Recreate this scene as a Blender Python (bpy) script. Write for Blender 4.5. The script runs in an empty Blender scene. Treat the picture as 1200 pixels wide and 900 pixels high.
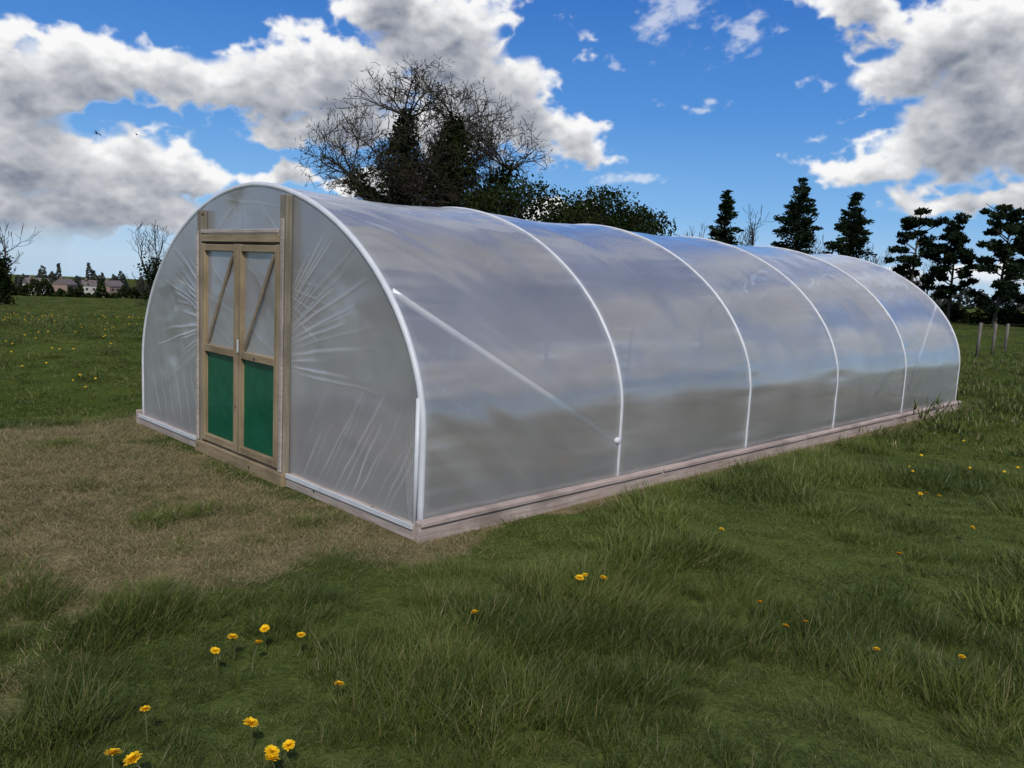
import bpy, bmesh, math, random
import numpy as np
from mathutils import Vector, Matrix, Euler
random.seed(7); np.random.seed(7)
sc = bpy.context.scene
sc.view_settings.view_transform = 'Standard'
sc.view_settings.look = 'None'
sc.view_settings.exposure = 0
rad = math.radians

# ------------------------------------------------------------ camera
CAM = np.array([-2.958, -3.652, 1.587])
YAW, PIT, ROL, FPX = 0.7837, 0.1325, 0.0503, 951.17
fw = np.array([math.cos(YAW)*math.cos(PIT), math.sin(YAW)*math.cos(PIT), -math.sin(PIT)])
rt = np.array([math.sin(YAW), -math.cos(YAW), 0.0]); up = np.cross(rt, fw)
r2 = rt*math.cos(ROL)+up*math.sin(ROL); u2 = -rt*math.sin(ROL)+up*math.cos(ROL)
cd = bpy.data.cameras.new("camera"); cam = bpy.data.objects.new("camera", cd)
sc.collection.objects.link(cam)
M = Matrix(((r2[0], u2[0], -fw[0], CAM[0]), (r2[1], u2[1], -fw[1], CAM[1]), (r2[2], u2[2], -fw[2], CAM[2]), (0, 0, 0, 1)))
cam.matrix_world = M
cd.sensor_width = 36; cd.lens = 36*FPX/1200; cd.clip_end = 5000; cd.clip_start = 0.05
sc.camera = cam

# ------------------------------------------------------------ helpers
def link(o, parent=None):
    sc.collection.objects.link(o)
    if parent is not None: o.parent = parent
    return o
def empty(name):
    e = bpy.data.objects.new(name, None); e.empty_display_size = .3
    return link(e)
def mesh_np(name, V, faces4=None, faces3=None, mat=None, smooth=False, attrs=None, parent=None, do_link=True, val=True):
    me = bpy.data.meshes.new(name)
    V = np.asarray(V, dtype=np.float32)
    n4 = 0 if faces4 is None else len(faces4); n3 = 0 if faces3 is None else len(faces3)
    me.vertices.add(len(V)); me.vertices.foreach_set("co", V.ravel())
    me.loops.add(n4*4+n3*3); me.polygons.add(n4+n3)
    li = []; ls = []
    if n4: li.append(np.asarray(faces4, dtype=np.int32).ravel()); ls.append(np.arange(n4)*4)
    if n3: li.append(np.asarray(faces3, dtype=np.int32).ravel()); ls.append(n4*4+np.arange(n3)*3)
    if li:
        me.loops.foreach_set("vertex_index", np.concatenate(li))
        me.polygons.foreach_set("loop_start", np.concatenate(ls).astype(np.int32))
    me.update(calc_edges=True)
    if val: me.validate()
    me.polygons.foreach_set("use_smooth", np.full(n4+n3, bool(smooth)))
    if attrs:
        for k, a in attrs.items():
            a = np.asarray(a)
            if a.ndim == 2:
                t = me.attributes.new(k, 'FLOAT_VECTOR', 'POINT'); t.data.foreach_set("vector", a.astype(np.float32).ravel())
            elif a.dtype.kind == 'i':
                t = me.attributes.new(k, 'INT', 'POINT'); t.data.foreach_set("value", a.astype(np.int32))
            else:
                t = me.attributes.new(k, 'FLOAT', 'POINT'); t.data.foreach_set("value", a.astype(np.float32))
    if mat: me.materials.append(mat)
    o = bpy.data.objects.new(name, me)
    if do_link: link(o, parent)
    return o
def box(name, c, s, mat, parent=None, rot=(0, 0, 0), bev=.004):
    bm = bmesh.new(); bmesh.ops.create_cube(bm, size=1)
    bmesh.ops.scale(bm, vec=s, verts=bm.verts)
    if bev: bmesh.ops.bevel(bm, geom=bm.edges[:], offset=min(bev, min(s)*.3), segments=1, affect='EDGES')
    me = bpy.data.meshes.new(name); bm.to_mesh(me); bm.free()
    me.materials.append(mat); o = bpy.data.objects.new(name, me); o.location = c; o.rotation_euler = rot
    return link(o, parent)
def bar(name, p0, p1, w, t, mat, parent=None, nrm=(1, 0, 0)):
    p0 = Vector(p0); p1 = Vector(p1); z = (p1-p0).normalized(); x = Vector(nrm); x = (x-z*x.dot(z)).normalized(); y = z.cross(x)
    o = box(name, (0, 0, 0), (t, w, (p1-p0).length), mat, parent)
    m = Matrix((x, y, z)).transposed().to_4x4(); m.translation = (p0+p1)/2
    o.matrix_local = m
    return o
def segs_arrays(S, ns=5):
    S = np.asarray(S, dtype=np.float64)
    p0, p1, a, b = S[:, :3], S[:, 3:6], S[:, 6], S[:, 7]
    d = p1-p0; d /= (np.linalg.norm(d, axis=1, keepdims=True)+1e-9)
    ref = np.where(np.abs(d[:, 2:3]) < .9, np.array([[0, 0, 1.]]), np.array([[1., 0, 0]]))
    x = np.cross(d, ref); x /= np.linalg.norm(x, axis=1, keepdims=True); y = np.cross(d, x)
    th = np.arange(ns)*2*np.pi/ns
    ring = x[:, None, :]*np.cos(th)[None, :, None]+y[:, None, :]*np.sin(th)[None, :, None]
    V = np.concatenate([p0[:, None, :]+ring*a[:, None, None], p1[:, None, :]+ring*b[:, None, None]], 1).reshape(-1, 3)
    n = len(S); base = (np.arange(n)*2*ns)[:, None]; i = np.arange(ns)[None, :]; j = (i+1) % ns
    F = np.stack([base+i, base+j, base+ns+j, base+ns+i], -1).reshape(-1, 4)
    return V, F
def tube(name, pts, r, mat, parent=None, ns=10, closed_ends=True):
    pts = np.asarray(pts, float); n = len(pts)
    t = np.gradient(pts, axis=0); t /= np.linalg.norm(t, axis=1, keepdims=True)
    ref = np.array([0.3, .2, 1.]) if abs(t[0][2]) < .8 else np.array([1., 0, 0])
    x = np.cross(t[0], ref); x /= np.linalg.norm(x); V = []
    for k in range(n):
        x = x-t[k]*np.dot(x, t[k]); x /= np.linalg.norm(x); y = np.cross(t[k], x)
        th = np.arange(ns)*2*np.pi/ns
        V.append(pts[k]+r*(np.cos(th)[:, None]*x+np.sin(th)[:, None]*y))
    V = np.concatenate(V); F = []
    for k in range(n-1):
        for i in range(ns):
            j = (i+1) % ns; F.append((k*ns+i, k*ns+j, (k+1)*ns+j, (k+1)*ns+i))
    T = []
    if closed_ends:
        V = np.concatenate([V, pts[:1], pts[-1:]]); a = n*ns
        for i in range(ns):
            j = (i+1) % ns; T.append((a, j, i)); T.append((a+1, (n-1)*ns+i, (n-1)*ns+j))
    return mesh_np(name, V, F, T if T else None, mat, True, parent=parent)
def _h(ix, iy, seed):
    n = (ix.astype(np.int64)*374761393+iy.astype(np.int64)*668265263+seed*1442695041) & 0xffffffff
    n = ((n ^ (n >> 13))*1274126177) & 0xffffffff
    return (((n ^ (n >> 16)) & 0xffff)/65535.).astype(np.float32)
def vnoise(x, y, seed=0):
    x = np.asarray(x, float); y = np.asarray(y, float)
    ix = np.floor(x).astype(np.int64); iy = np.floor(y).astype(np.int64); fx = x-ix; fy = y-iy
    fx = fx*fx*fx*(fx*(fx*6-15)+10); fy = fy*fy*fy*(fy*(fy*6-15)+10)
    a = _h(ix, iy, seed); b = _h(ix+1, iy, seed); c = _h(ix, iy+1, seed); d = _h(ix+1, iy+1, seed)
    return (a*(1-fx)+b*fx)*(1-fy)+(c*(1-fx)+d*fx)*fy
def fbm(x, y, seed=0, o=4):
    s = 0; a = .5; t = 0
    for k in range(o):
        s = s+a*vnoise(x*2**k, y*2**k, seed+k*17); t += a; a *= .5
    return s/t
def rfbm(x, y, seed=0, o=6, gain=.5):
    s = 0; a = .5; t = 0
    for k in range(o):
        c, q = math.cos(.6+1.1*k), math.sin(.6+1.1*k); f = 2.03**k
        s = s+a*vnoise((x*c-y*q)*f+k*7.3, (x*q+y*c)*f-k*3.1, seed+k*17); t += a; a *= gain
    return s/t
def sstep(e0, e1, x):
    t = np.clip((x-e0)/(e1-e0), 0, 1); return t*t*(3-2*t)

# ------------------------------------------------------------ material helpers
class N:
    def __init__(s, name):
        s.m = bpy.data.materials.new(name); s.m.use_nodes = True; s.t = s.m.node_tree; s.t.nodes.clear()
        s.out = s.t.nodes.new("ShaderNodeOutputMaterial")
    def n(s, typ, **kw):
        nd = s.t.nodes.new(typ)
        for k, v in kw.items():
            if k == 'ins':
                for a, b in v.items():
                    if isinstance(b, bpy.types.NodeSocket): s.t.links.new(b, nd.inputs[a])
                    else: nd.inputs[a].default_value = b
            else: setattr(nd, k, v)
        return nd
    def mixc(s, f, a, b, bt='MIX'):
        nd = s.t.nodes.new("ShaderNodeMix"); nd.data_type = 'RGBA'; nd.blend_type = bt
        for i, v in ((0, f), (6, a), (7, b)):
            if isinstance(v, bpy.types.NodeSocket): s.t.links.new(v, nd.inputs[i])
            else: nd.inputs[i].default_value = v if i == 0 else (*v, 1)
        return nd.outputs[2]
    def math(s, op, a, b=None, c=None, clamp=False):
        nd = s.t.nodes.new("ShaderNodeMath"); nd.operation = op; nd.use_clamp = clamp
        for i, v in ((0, a), (1, b), (2, c)):
            if v is None: continue
            if isinstance(v, bpy.types.NodeSocket): s.t.links.new(v, nd.inputs[i])
            else: nd.inputs[i].default_value = v
        return nd.outputs[0]
    def ramp(s, f, stops):
        nd = s.t.nodes.new("ShaderNodeMapRange"); nd.interpolation_type = 'SMOOTHSTEP'
        s.t.links.new(f, nd.inputs[0]); nd.inputs[1].default_value = stops[0]; nd.inputs[2].default_value = stops[1]
        return nd.outputs[0]
    def noise(s, vec, scale, detail=4, rough=.55):
        nd = s.n("ShaderNodeTexNoise", ins={'Scale': scale, 'Detail': detail, 'Roughness': rough})
        if vec is not None: s.t.links.new(vec, nd.inputs['Vector'])
        return nd.outputs[0]
    def attr(s, name):
        nd = s.n("ShaderNodeAttribute", attribute_name=name); return nd.outputs['Fac']
    def surf(s, sh): s.t.links.new(sh, s.out.inputs[0])
    def pos(s): return s.n("ShaderNodeNewGeometry").outputs['Position']
    def obj(s): return s.n("ShaderNodeTexCoord").outputs['Object']
    def mixs(s, f, a, b):
        nd = s.t.nodes.new("ShaderNodeMixShader")
        if isinstance(f, bpy.types.NodeSocket): s.t.links.new(f, nd.inputs[0])
        else: nd.inputs[0].default_value = f
        s.t.links.new(a, nd.inputs[1]); s.t.links.new(b, nd.inputs[2]); return nd.outputs[0]
    def bump(s, h, strength, dist):
        return s.n("ShaderNodeBump", ins={'Height': h, 'Strength': strength, 'Distance': dist}).outputs[0]

def foliage_mat(name, dark, light, attr='lv', trans=.3):
    m = N(name); c = m.mixc(m.attr(attr), dark, light)
    d = m.n("ShaderNodeBsdfDiffuse", ins={'Color': c})
    t = m.n("ShaderNodeBsdfTranslucent", ins={'Color': c})
    m.surf(m.mixs(trans, d.outputs[0], t.outputs[0])); return m.m
def bark_mat(name, a, b):
    m = N(name); n = m.noise(m.pos(), 6, 2)
    m.surf(m.n("ShaderNodeBsdfDiffuse", ins={'Color': m.mixc(n, a, b)}).outputs[0]); return m.m
def wood_mat(name, a, b, axis):
    m = N(name); mp = m.n("ShaderNodeMapping"); m.t.links.new(m.pos(), mp.inputs[0])
    s = [22, 22, 22]; s[axis] = 1.2; mp.inputs['Scale'].default_value = s
    n = m.noise(mp.outputs[0], 2.2, 6, .65); n2 = m.noise(m.pos(), 3, 4)
    c = m.mixc(m.ramp(n, (.3, .7)), a, b)
    c = m.mixc(m.math('MULTIPLY', m.ramp(n2, (.42, .72)), .55), c, tuple(x*.5 for x in a))
    v = m.n("ShaderNodeTexVoronoi", ins={'Scale': 5.0}); m.t.links.new(m.pos(), v.inputs['Vector'])
    k = m.ramp(v.outputs['Distance'], (.09, .04)); c = m.mixc(k, c, (.06, .035, .02))
    p = m.n("ShaderNodeBsdfPrincipled", ins={'Base Color': c, 'Roughness': .75, 'Specular IOR Level': .25, 'Normal': m.bump(n, .35, .01)})
    m.surf(p.outputs[0]); return m.m

door_v = wood_mat("door_pine_v", (.25, .185, .105), (.36, .28, .17), 2)
door_h = wood_mat("door_pine_h", (.24, .175, .10), (.34, .265, .16), 1)
brace_w = wood_mat("door_brace_timber", (.20, .155, .10), (.29, .23, .155), 2)
post_w = wood_mat("post_timber", (.19, .165, .12), (.29, .255, .195), 2)
fence_w = wood_mat("fence_post_timber", (.11, .10, .08), (.18, .16, .13), 2)
rail_x = wood_mat("rail_timber_x", (.32, .245, .21), (.50, .41, .36), 0)
rail_y = wood_mat("rail_timber_y", (.32, .265, .225), (.49, .425, .375), 1)

m = N("white_hoop_tape"); nn = m.noise(m.pos(), 9, 3)
m.surf(m.n("ShaderNodeBsdfPrincipled", ins={'Base Color': m.mixc(nn, (.48, .49, .50), (.70, .71, .72)), 'Roughness': .45}).outputs[0]); hoop_mat = m.m
m = N("white_tube"); nn = m.noise(m.pos(), 5, 2)
m.surf(m.n("ShaderNodeBsdfPrincipled", ins={'Base Color': m.mixc(nn, (.78, .79, .80), (.86, .87, .88)), 'Roughness': .4}).outputs[0]); brace_mat = m.m
m = N("galvanised_steel"); nn = m.noise(m.pos(), 30, 3)
m.surf(m.n("ShaderNodeBsdfPrincipled", ins={'Base Color': m.mixc(nn, (.5, .51, .52), (.66, .67, .68)), 'Metallic': .35, 'Roughness': .5}).outputs[0]); steel = m.m

def film_material(name, hazy, rough, g0, gk, alb, crk):
    # thin polythene: part clear, part milky scattering, plus a sheen; folds (crease) are whiter, 'hz' = uneven haze
    m = N(name)
    cr = m.attr('crease'); hzv = m.attr('hz')
    tr = m.n("ShaderNodeBsdfTransparent", ins={'Color': (.95, .945, .93, 1)})
    di = m.n("ShaderNodeBsdfDiffuse", ins={'Color': (alb, alb*.99, alb*.965, 1)})
    tl = m.n("ShaderNodeBsdfTranslucent", ins={'Color': (alb, alb*.98, alb*.945, 1)})
    hz = m.mixs(.5, di.outputs[0], tl.outputs[0])
    f = m.math('ADD', m.math('MULTIPLY', cr, crk), m.math('MULTIPLY_ADD', hzv, .22, hazy-.11), clamp=True)
    body = m.mixs(f, tr.outputs[0], hz)
    gl = m.n("ShaderNodeBsdfGlossy", ins={'Color': (1, .985, .965, 1), 'Roughness': rough})
    fr = m.n("ShaderNodeFresnel", ins={'IOR': 1.52})
    g = m.math('MULTIPLY_ADD', fr.outputs[0], gk, g0, clamp=True)
    m.surf(m.mixs(g, body, gl.outputs[0])); return m.m
film = film_material("polythene_film", .40, .21, .09, 1.30, .92, .6)
film_end = film_material("polythene_film_end", .50, .24, .05, 1.0, .92, .75)

m = N("green_netting"); p = m.obj()
w1 = m.n("ShaderNodeTexNoise", ins={'Scale': 5.0, 'Detail': 3.})
c = m.mixc(w1.outputs[0], (.0, .11, .048), (.008, .21, .095))
ch = m.n("ShaderNodeTexWave", ins={'Scale': 60.0}); ch.bands_direction = 'Z'; m.t.links.new(p, ch.inputs[0])
c = m.mixc(m.math('MULTIPLY', ch.outputs[1], .3), c, (0, .06, .025))
di = m.n("ShaderNodeBsdfPrincipled", ins={'Base Color': c, 'Roughness': .5, 'Specular IOR Level': .4})
tl = m.n("ShaderNodeBsdfTranslucent", ins={'Color': c}); tr = m.n("ShaderNodeBsdfTransparent")
m.surf(m.mixs(.12, m.mixs(.38, di.outputs[0], tl.outputs[0]), tr.outputs[0])); netting = m.m

# ------------------------------------------------------------ terrain
def terrain(x, y):
    x = np.asarray(x, float); y = np.asarray(y, float)
    dx = x-CAM[0]; dy = y-CAM[1]; r = np.hypot(dx, dy); az = np.degrees(np.arctan2(dy, dx))
    t = sstep(20, 62, az)*(1-sstep(110, 150, az))
    e = np.radians(-0.45+t*(-2.15))
    zt = 1.587+r*np.tan(e)
    k = 1.2
    z = -k*np.log(1+np.exp(np.clip(-zt/k, -50, 50))) + k*math.log(1+math.exp(-1.587/k))*np.exp(-r/15)
    z = z*sstep(14, 40, r)
    und = (fbm(x*.35+5, y*.35, 3, 3)-.5)*.10
    inside = sstep(.7, .0, np.maximum(np.maximum(-x, x-9.73), np.maximum(-y, y-4.27)))
    return z+und*(1-inside)
def patch_mask(x, y):
    n = (fbm(x*1.3, y*1.3, 21, 4)-.5)
    d = np.minimum(np.minimum(x+2.30, .15-x), np.minimum(y+.20+.14*sstep(-.8, -1.5, x), 4.55-y))
    a = sstep(-.2, .5, d+n*1.1)
    a = a*(.50+.50*sstep(.36, .58, fbm(x*1.2+9, y*1.2, 5, 3)+.16*sstep(-1.7, -.4, x)))
    side = np.minimum(np.minimum(x+.1, 9.9-x), np.minimum(y+.18, .4-y)); b = sstep(-.06, .1, side+n*.25)*.9
    ins = np.minimum(np.minimum(x, 9.75-x), np.minimum(y, 4.3-y)); c = sstep(0, .1, ins)
    e = sstep(1.2, .2, np.hypot(x-10.2, y-.6)+n)*.8
    return np.maximum(np.maximum(a, b), np.maximum(c, e))
na = 900; radii = np.concatenate([np.linspace(.0, 12, 190)[1:], np.geomspace(12.1, 2500, 150)])
th = np.arange(na)*2*np.pi/na
R, T = np.meshgrid(radii, th, indexing='ij')
GX = (CAM[0]+R*np.cos(T)).ravel(); GY = (CAM[1]+R*np.sin(T)).ravel()
GZ = terrain(GX, GY)
V = np.stack([GX, GY, GZ], -1); nr = len(radii)
V = np.concatenate([V, [[CAM[0], CAM[1], float(terrain(CAM[0], CAM[1]))]]])
i, j = np.meshgrid(np.arange(nr-1), np.arange(na), indexing='ij'); j2 = (j+1) % na
F = np.stack([i*na+j, (i+1)*na+j, (i+1)*na+j2, i*na+j2], -1).reshape(-1, 4)
F3 = [(len(V)-1, k, (k+1) % na) for k in range(na)]
pm = np.concatenate([patch_mask(GX, GY), [0]])
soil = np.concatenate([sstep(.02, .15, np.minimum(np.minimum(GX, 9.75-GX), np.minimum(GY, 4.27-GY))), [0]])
m = N("meadow_ground"); p = m.pos(); pa = m.attr('patch')
n1 = m.noise(p, .12, 3); n2 = m.noise(p, 2.5, 4, .65); n3 = m.noise(p, 28, 4, .7); n4 = m.noise(p, .018, 2)
g = m.mixc(m.ramp(n1, (.35, .65)), (.050, .074, .015), (.095, .122, .027))
g = m.mixc(m.ramp(n4, (.45, .6)), g, (.10, .125, .036))
g = m.mixc(m.math('MULTIPLY', m.ramp(n3, (.4, .7)), .5), g, (.022, .036, .01))
b = m.mixc(m.ramp(n2, (.3, .7)), (.125, .105, .048), (.28, .22, .115))
b = m.mixc(m.math('MULTIPLY', m.ramp(n3, (.45, .7)), .6), b, (.07, .056, .028))
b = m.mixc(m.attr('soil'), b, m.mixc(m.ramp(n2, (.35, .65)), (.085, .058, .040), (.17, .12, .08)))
c = m.mixc(m.ramp(m.math('ADD', pa, m.math('MULTIPLY', m.math('SUBTRACT', n2, .5), .9)), (.25, .65)), g, b)
m.surf(m.n("ShaderNodeBsdfDiffuse", ins={'Color': c, 'Normal': m.bump(n3, .9, .03)}).outputs[0])
mesh_np("ground", V, F, F3, m.m, True, {'patch': pm, 'soil': soil})

# ------------------------------------------------------------ polytunnel
PT = empty("polytunnel")
W = 4.27; v0 = .6242; H = 2.1714; KK = 1.0637; A = W/2
XS = [0, 1.889, 3.80, 5.663, 7.648, 9.727]; L = XS[-1]
def arch_pts(n=70, nv=14, zb=0.0, off=0.0):
    th = np.linspace(0, np.pi, n); cs = np.cos(th); s = np.clip(np.sin(th), 0, 1)
    y = A-(A-off)*np.sign(cs)*np.abs(cs)**KK; z = v0+(H-off-v0)*s**KK
    zz = np.linspace(zb, v0, nv)[:-1]
    return np.concatenate([np.full(nv-1, off), y, np.full(nv-1, W-off)]), np.concatenate([zz, z, zz[::-1]])
def ztop(y):
    c = np.clip(np.abs((A-y)/A), 0, 1)**(1/KK); s = np.sqrt(np.clip(1-c*c, 0, 1)); return v0+(H-v0)*s**KK
for k, x in enumerate(XS):
    y, z = arch_pts(60, 4, .0, .010)
    tube("hoop_%d" % (k+1), np.stack([np.full_like(y, x), y, z], -1), .017 if k else .021, hoop_mat, PT)
tube("ridge_pole", [(0, A, H-.07), (L, A, H-.07)], .017, steel, PT)
ay, az_ = arch_pts(170, 24, .05)
ny = len(ay)
xs = []
for k in range(5): xs += list(np.linspace(XS[k], XS[k+1], 54)[:-1])
xs.append(L); xs = np.array(xs); xs[0] = -.015; xs[-1] = L+.015
sag = np.zeros(len(xs)); sd_ = np.zeros(len(xs))
for q, x in enumerate(xs):
    for k in range(5):
        if XS[k] <= x <= XS[k+1]:
            t = (x-XS[k])/(XS[k+1]-XS[k]); sag[q] = (abs(math.sin(math.pi*t)))**.7*.030; sd_[q] = min(t, 1-t)*(XS[k+1]-XS[k])
ty = np.gradient(ay); tz = np.gradient(az_); ln = np.hypot(ty, tz); nyv = -tz/ln; nzv = ty/ln
arc = np.concatenate([[0], np.cumsum(np.hypot(np.diff(ay), np.diff(az_)))])
up_w = .35+.65*np.clip((az_-.1)/1.2, 0, 1)
XX, II = np.meshgrid(np.arange(len(xs)), np.arange(ny), indexing='ij')
XW = xs[XX]; AW = arc[II]; SD = sd_[XX]
edge = np.sin(np.pi*np.clip(sag[XX]/.030, 0, 1)/2)
wr = (fbm(XW*.9, AW*.9, 11, 2)-.5)*.045+(fbm(XW*2.6+AW*.6, AW*1.5, 13, 2)-.5)*.014
rip = (vnoise(AW*11, XW*.7, 15)-.5)*.012*np.exp(-SD/.30)*sstep(0, .05, SD)+(vnoise(AW*24, XW*1.2, 19)-.5)*.005*np.exp(-SD/.18)*sstep(0, .04, SD)
dg = (vnoise((AW+XW*.9)*7, (XW-AW)*.6, 43)-.5)*.015*np.exp(-XW/1.0)*sstep(0, .1, SD)*edge
dsp = -sag[XX]*up_w[II]+wr*edge+rip+dg
FV = np.stack([XW, ay[II]+nyv[II]*dsp, az_[II]+nzv[II]*dsp], -1).reshape(-1, 3)
i, j = np.meshgrid(np.arange(len(xs)-1), np.arange(ny-1), indexing='ij')
FF = np.stack([i*ny+j, (i+1)*ny+j, (i+1)*ny+j+1, i*ny+j+1], -1).reshape(-1, 4)
crs = np.exp(-(SD/.035)**2)*.4
crs = crs+.20*sstep(.55, .8, vnoise(AW*22, XW*.8, 23))*np.exp(-SD/.3)+.14*sstep(.6, .8, vnoise((AW+XW*.9)*12, (XW-AW)*.7, 45))*np.exp(-XW/.9)
mesh_np("film_cover", FV, FF, None, film, True, {'crease': crs.ravel(), 'hz': rfbm(XW*1.3, AW*1.3, 27, 4).ravel()}, PT)

def seg_field(y, z, segs):
    out = np.zeros_like(y)
    for (y0, z0, y1, z1, w, a) in segs:
        dy, dz = y1-y0, z1-z0; L2 = dy*dy+dz*dz
        t = ((y-y0)*dy+(z-z0)*dz)/L2; tc = np.clip(t, 0, 1)
        d = np.hypot(y-(y0+tc*dy), z-(z0+tc*dz)); ww = w*(.4+.6*tc)
        out = np.maximum(out, a*np.exp(-(d/ww)**2)*np.where(t < 0, 0, 1)*(1-tc)**.7*(.3+.7*np.minimum(1, tc*4)))
    return out
def panel(name, ya, yb, zb, top, segs, x0, nyn, nzn, mat=film_end, parent=PT, bow=.012):
    ys = ya+(yb-ya)*np.linspace(0, 1, nyn)
    Yg, Tg = np.meshgrid(ys, np.linspace(0, 1, nzn), indexing='ij')
    zt = top(Yg) if callable(top) else np.full_like(Yg, top)
    Zg = zb+(zt-zb)*Tg
    wob = (fbm(Yg*5, Zg*5, 33, 2)-.5)*.05
    cr = seg_field(Yg+wob, Zg-wob*.6, segs)
    u = (Yg-ya)/(yb-ya)
    Xg = x0-cr*.009+bow*np.sin(np.pi*u)*np.sin(np.pi*Tg)+(fbm(Yg*2.5, Zg*2.5, 31, 3)-.5)*.04*np.sin(np.pi*Tg)*np.sin(np.pi*u)
    P = np.stack([Xg, Yg, Zg], -1).reshape(-1, 3)
    i, j = np.meshgrid(np.arange(nyn-1), np.arange(nzn-1), indexing='ij')
    Fq = np.stack([i*nzn+j, i*nzn+j+1, (i+1)*nzn+j+1, (i+1)*nzn+j], -1).reshape(-1, 4)
    return mesh_np(name, P, Fq, None, mat, True, {'crease': np.clip(cr, 0, 1).ravel(), 'hz': rfbm(Yg*2, Zg*2, 37, 4).ravel()}, parent)
PR, PL = 1.545, 2.885
rng = np.random.RandomState(4)
sr = []
for k in range(22):
    a = rad(-2+k*2.5+rng.uniform(-2.5, 2.5)); l = rng.uniform(.3, 1.1)
    z0 = .84+.026*k+rng.uniform(-.03, .03); sr.append((PR-.03, z0, PR-.03-l*math.cos(a), z0+l*math.sin(a), rng.uniform(.005, .013), rng.uniform(.2, 1.)))
for k in range(6):
    a = rad(6-k*6); l = rng.uniform(.2, .6); z0 = 1.55-k*.06; sr.append((PR-.03, z0, PR-.03-l*math.cos(a), z0+l*math.sin(a)-.05, .007, rng.uniform(.3, .6)))
for k in range(14):
    y0 = 1.40-k*.085+rng.uniform(-.03, .03); l = rng.uniform(.4, 1.0); a = rad(57+rng.uniform(-4, 4))
    sr.append((y0, .12, y0-l*math.cos(a), .12+l*math.sin(a), rng.uniform(.005, .011), rng.uniform(.25, 1.)))
for k in range(6): sr.append((.03+.012*k, .1, .06+.025*k, .95-.08*k, .006, .6))
panel("end_film_right", .012, PR, .09, ztop, sr, -.012, 260, 240)
sl = []
for k in range(20):
    a = rad(-34+k*3.9+rng.uniform(-3, 3)); l = rng.uniform(.35, 1.1); z0 = .92+.02*k+rng.uniform(-.03, .03)
    sl.append((PL+.03, z0, PL+.03+l*math.cos(a), z0+l*math.sin(a), rng.uniform(.006, .014), rng.uniform(.3, 1.)))
for k in range(6):
    y0 = 3.0+k*.17; sl.append((y0, .12, y0+.25, .12+.6, .007, .5))
panel("end_film_left", PL, W-.012, .09, ztop, sl, -.012, 230, 240)
st = [(PL-.05, 1.75, 2.3, 2.1, .01, .4), (PR+.05, 1.75, 2.1, 2.1, .01, .4), (2.2, 1.75, 2.25, 2.15, .01, .3), (1.7, 2.0, 2.7, 2.08, .01, .3), (2.5, 1.75, 2.35, 2.1, .01, .3)]
panel("end_film_top", PR, PL, 1.74, ztop, st, -.014, 90, 50)
panel("end_film_back", .012, W-.012, .09, ztop, [(1, .1, .4, 1.2, .02, .5), (3, .1, 3.7, 1.2, .02, .5)], L+.012, 80, 80)
PXf = -.045
def post(name, y, w, outer, cut=.02):
    zt = float(ztop(np.array(outer)))-cut
    return box(name, (PXf, y, zt/2+.01), (.05, w, zt), post_w, PT)
post("door_post_right", PR, .088, PR-.05, .03); post("door_post_left", PL, .08, PL+.05, .06)
box("batten_right", (PXf-.033, PR-.012, 1.0), (.014, .04, 1.80), rail_y, PT)
box("batten_left", (PXf-.033, PL+.012, .96), (.014, .036, 1.72), rail_y, PT)
box("lintel", (PXf-.004, (PR+PL)/2, 1.765), (.055, PL-PR-.092, .06), door_h, PT)
box("lintel_batten", (PXf-.028, (PR+PL)/2, 1.815), (.02, PL-PR-.10, .03), rail_y, PT)
box("threshold", (PXf-.01, (PR+PL)/2, .045), (.06, PL-PR+.10, .10), door_h, PT)
box("base_rail_front_right", (-.028, (PR-.05)/2, .048), (.045, PR-.06, .095), rail_y, PT)
box("base_rail_front_left", (-.028, (PL+.05+W)/2, .048), (.045, W-PL-.06, .095), rail_y, PT)
box("base_lip_front_right", (-.056, (PR-.05)/2, .085), (.008, PR-.07, .035), hoop_mat, PT)
box("base_lip_front_left", (-.056, (PL+.05+W)/2, .085), (.008, W-PL-.07, .035), hoop_mat, PT)
yy = -.034
segx = [-.06, 2.4, 4.9, 7.3, L+.05]
for k in range(4):
    a, b = segx[k], segx[k+1]
    box("base_rail_side_%d" % (k+1), ((a+b)/2, yy, .062), (b-a-.004, .045, .135), rail_x, PT, (0, 0, rad(random.uniform(-.08, .08))))
    box("base_rail_far_side_%d" % (k+1), ((a+b)/2, W-yy, .062), (b-a-.004, .045, .135), rail_x, PT)
    box("base_cleat_%d" % (k+1), ((a+b)/2, yy-.031, .112), (b-a-.02, .014, .028), rail_x, PT)
box("base_rail_back", (L+.03, W/2, .06), (.045, W, .12), rail_y, PT)
tube("corner_stake", [(-.02, .04, 0), (-.02, .04, .85)], .014, hoop_mat, PT)
BR = [(.03, .40, 1.455), (1.85, .025, .40)]
tube("brace_near", BR, .023, brace_mat, PT)
tube("brace_near_far_side", [(x, W-y, z) for x, y, z in BR], .019, brace_mat, PT)
BB = [(L-.03, .40, 1.455), (XS[4]+.25, .03, .40)]
tube("brace_back", BB, .021, brace_mat, PT)
tube("brace_back_far_side", [(x, W-y, z) for x, y, z in BB], .019, brace_mat, PT)
bm = bmesh.new(); bmesh.ops.create_uvsphere(bm, u_segments=14, v_segments=8, radius=.026); me = bpy.data.meshes.new("brace_clamp"); bm.to_mesh(me); bm.free(); me.materials.append(hoop_mat)
o = link(bpy.data.objects.new("brace_clamp", me), PT); o.location = (1.86, .002, .40); o.scale = (1.3, .8, 1)
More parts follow.
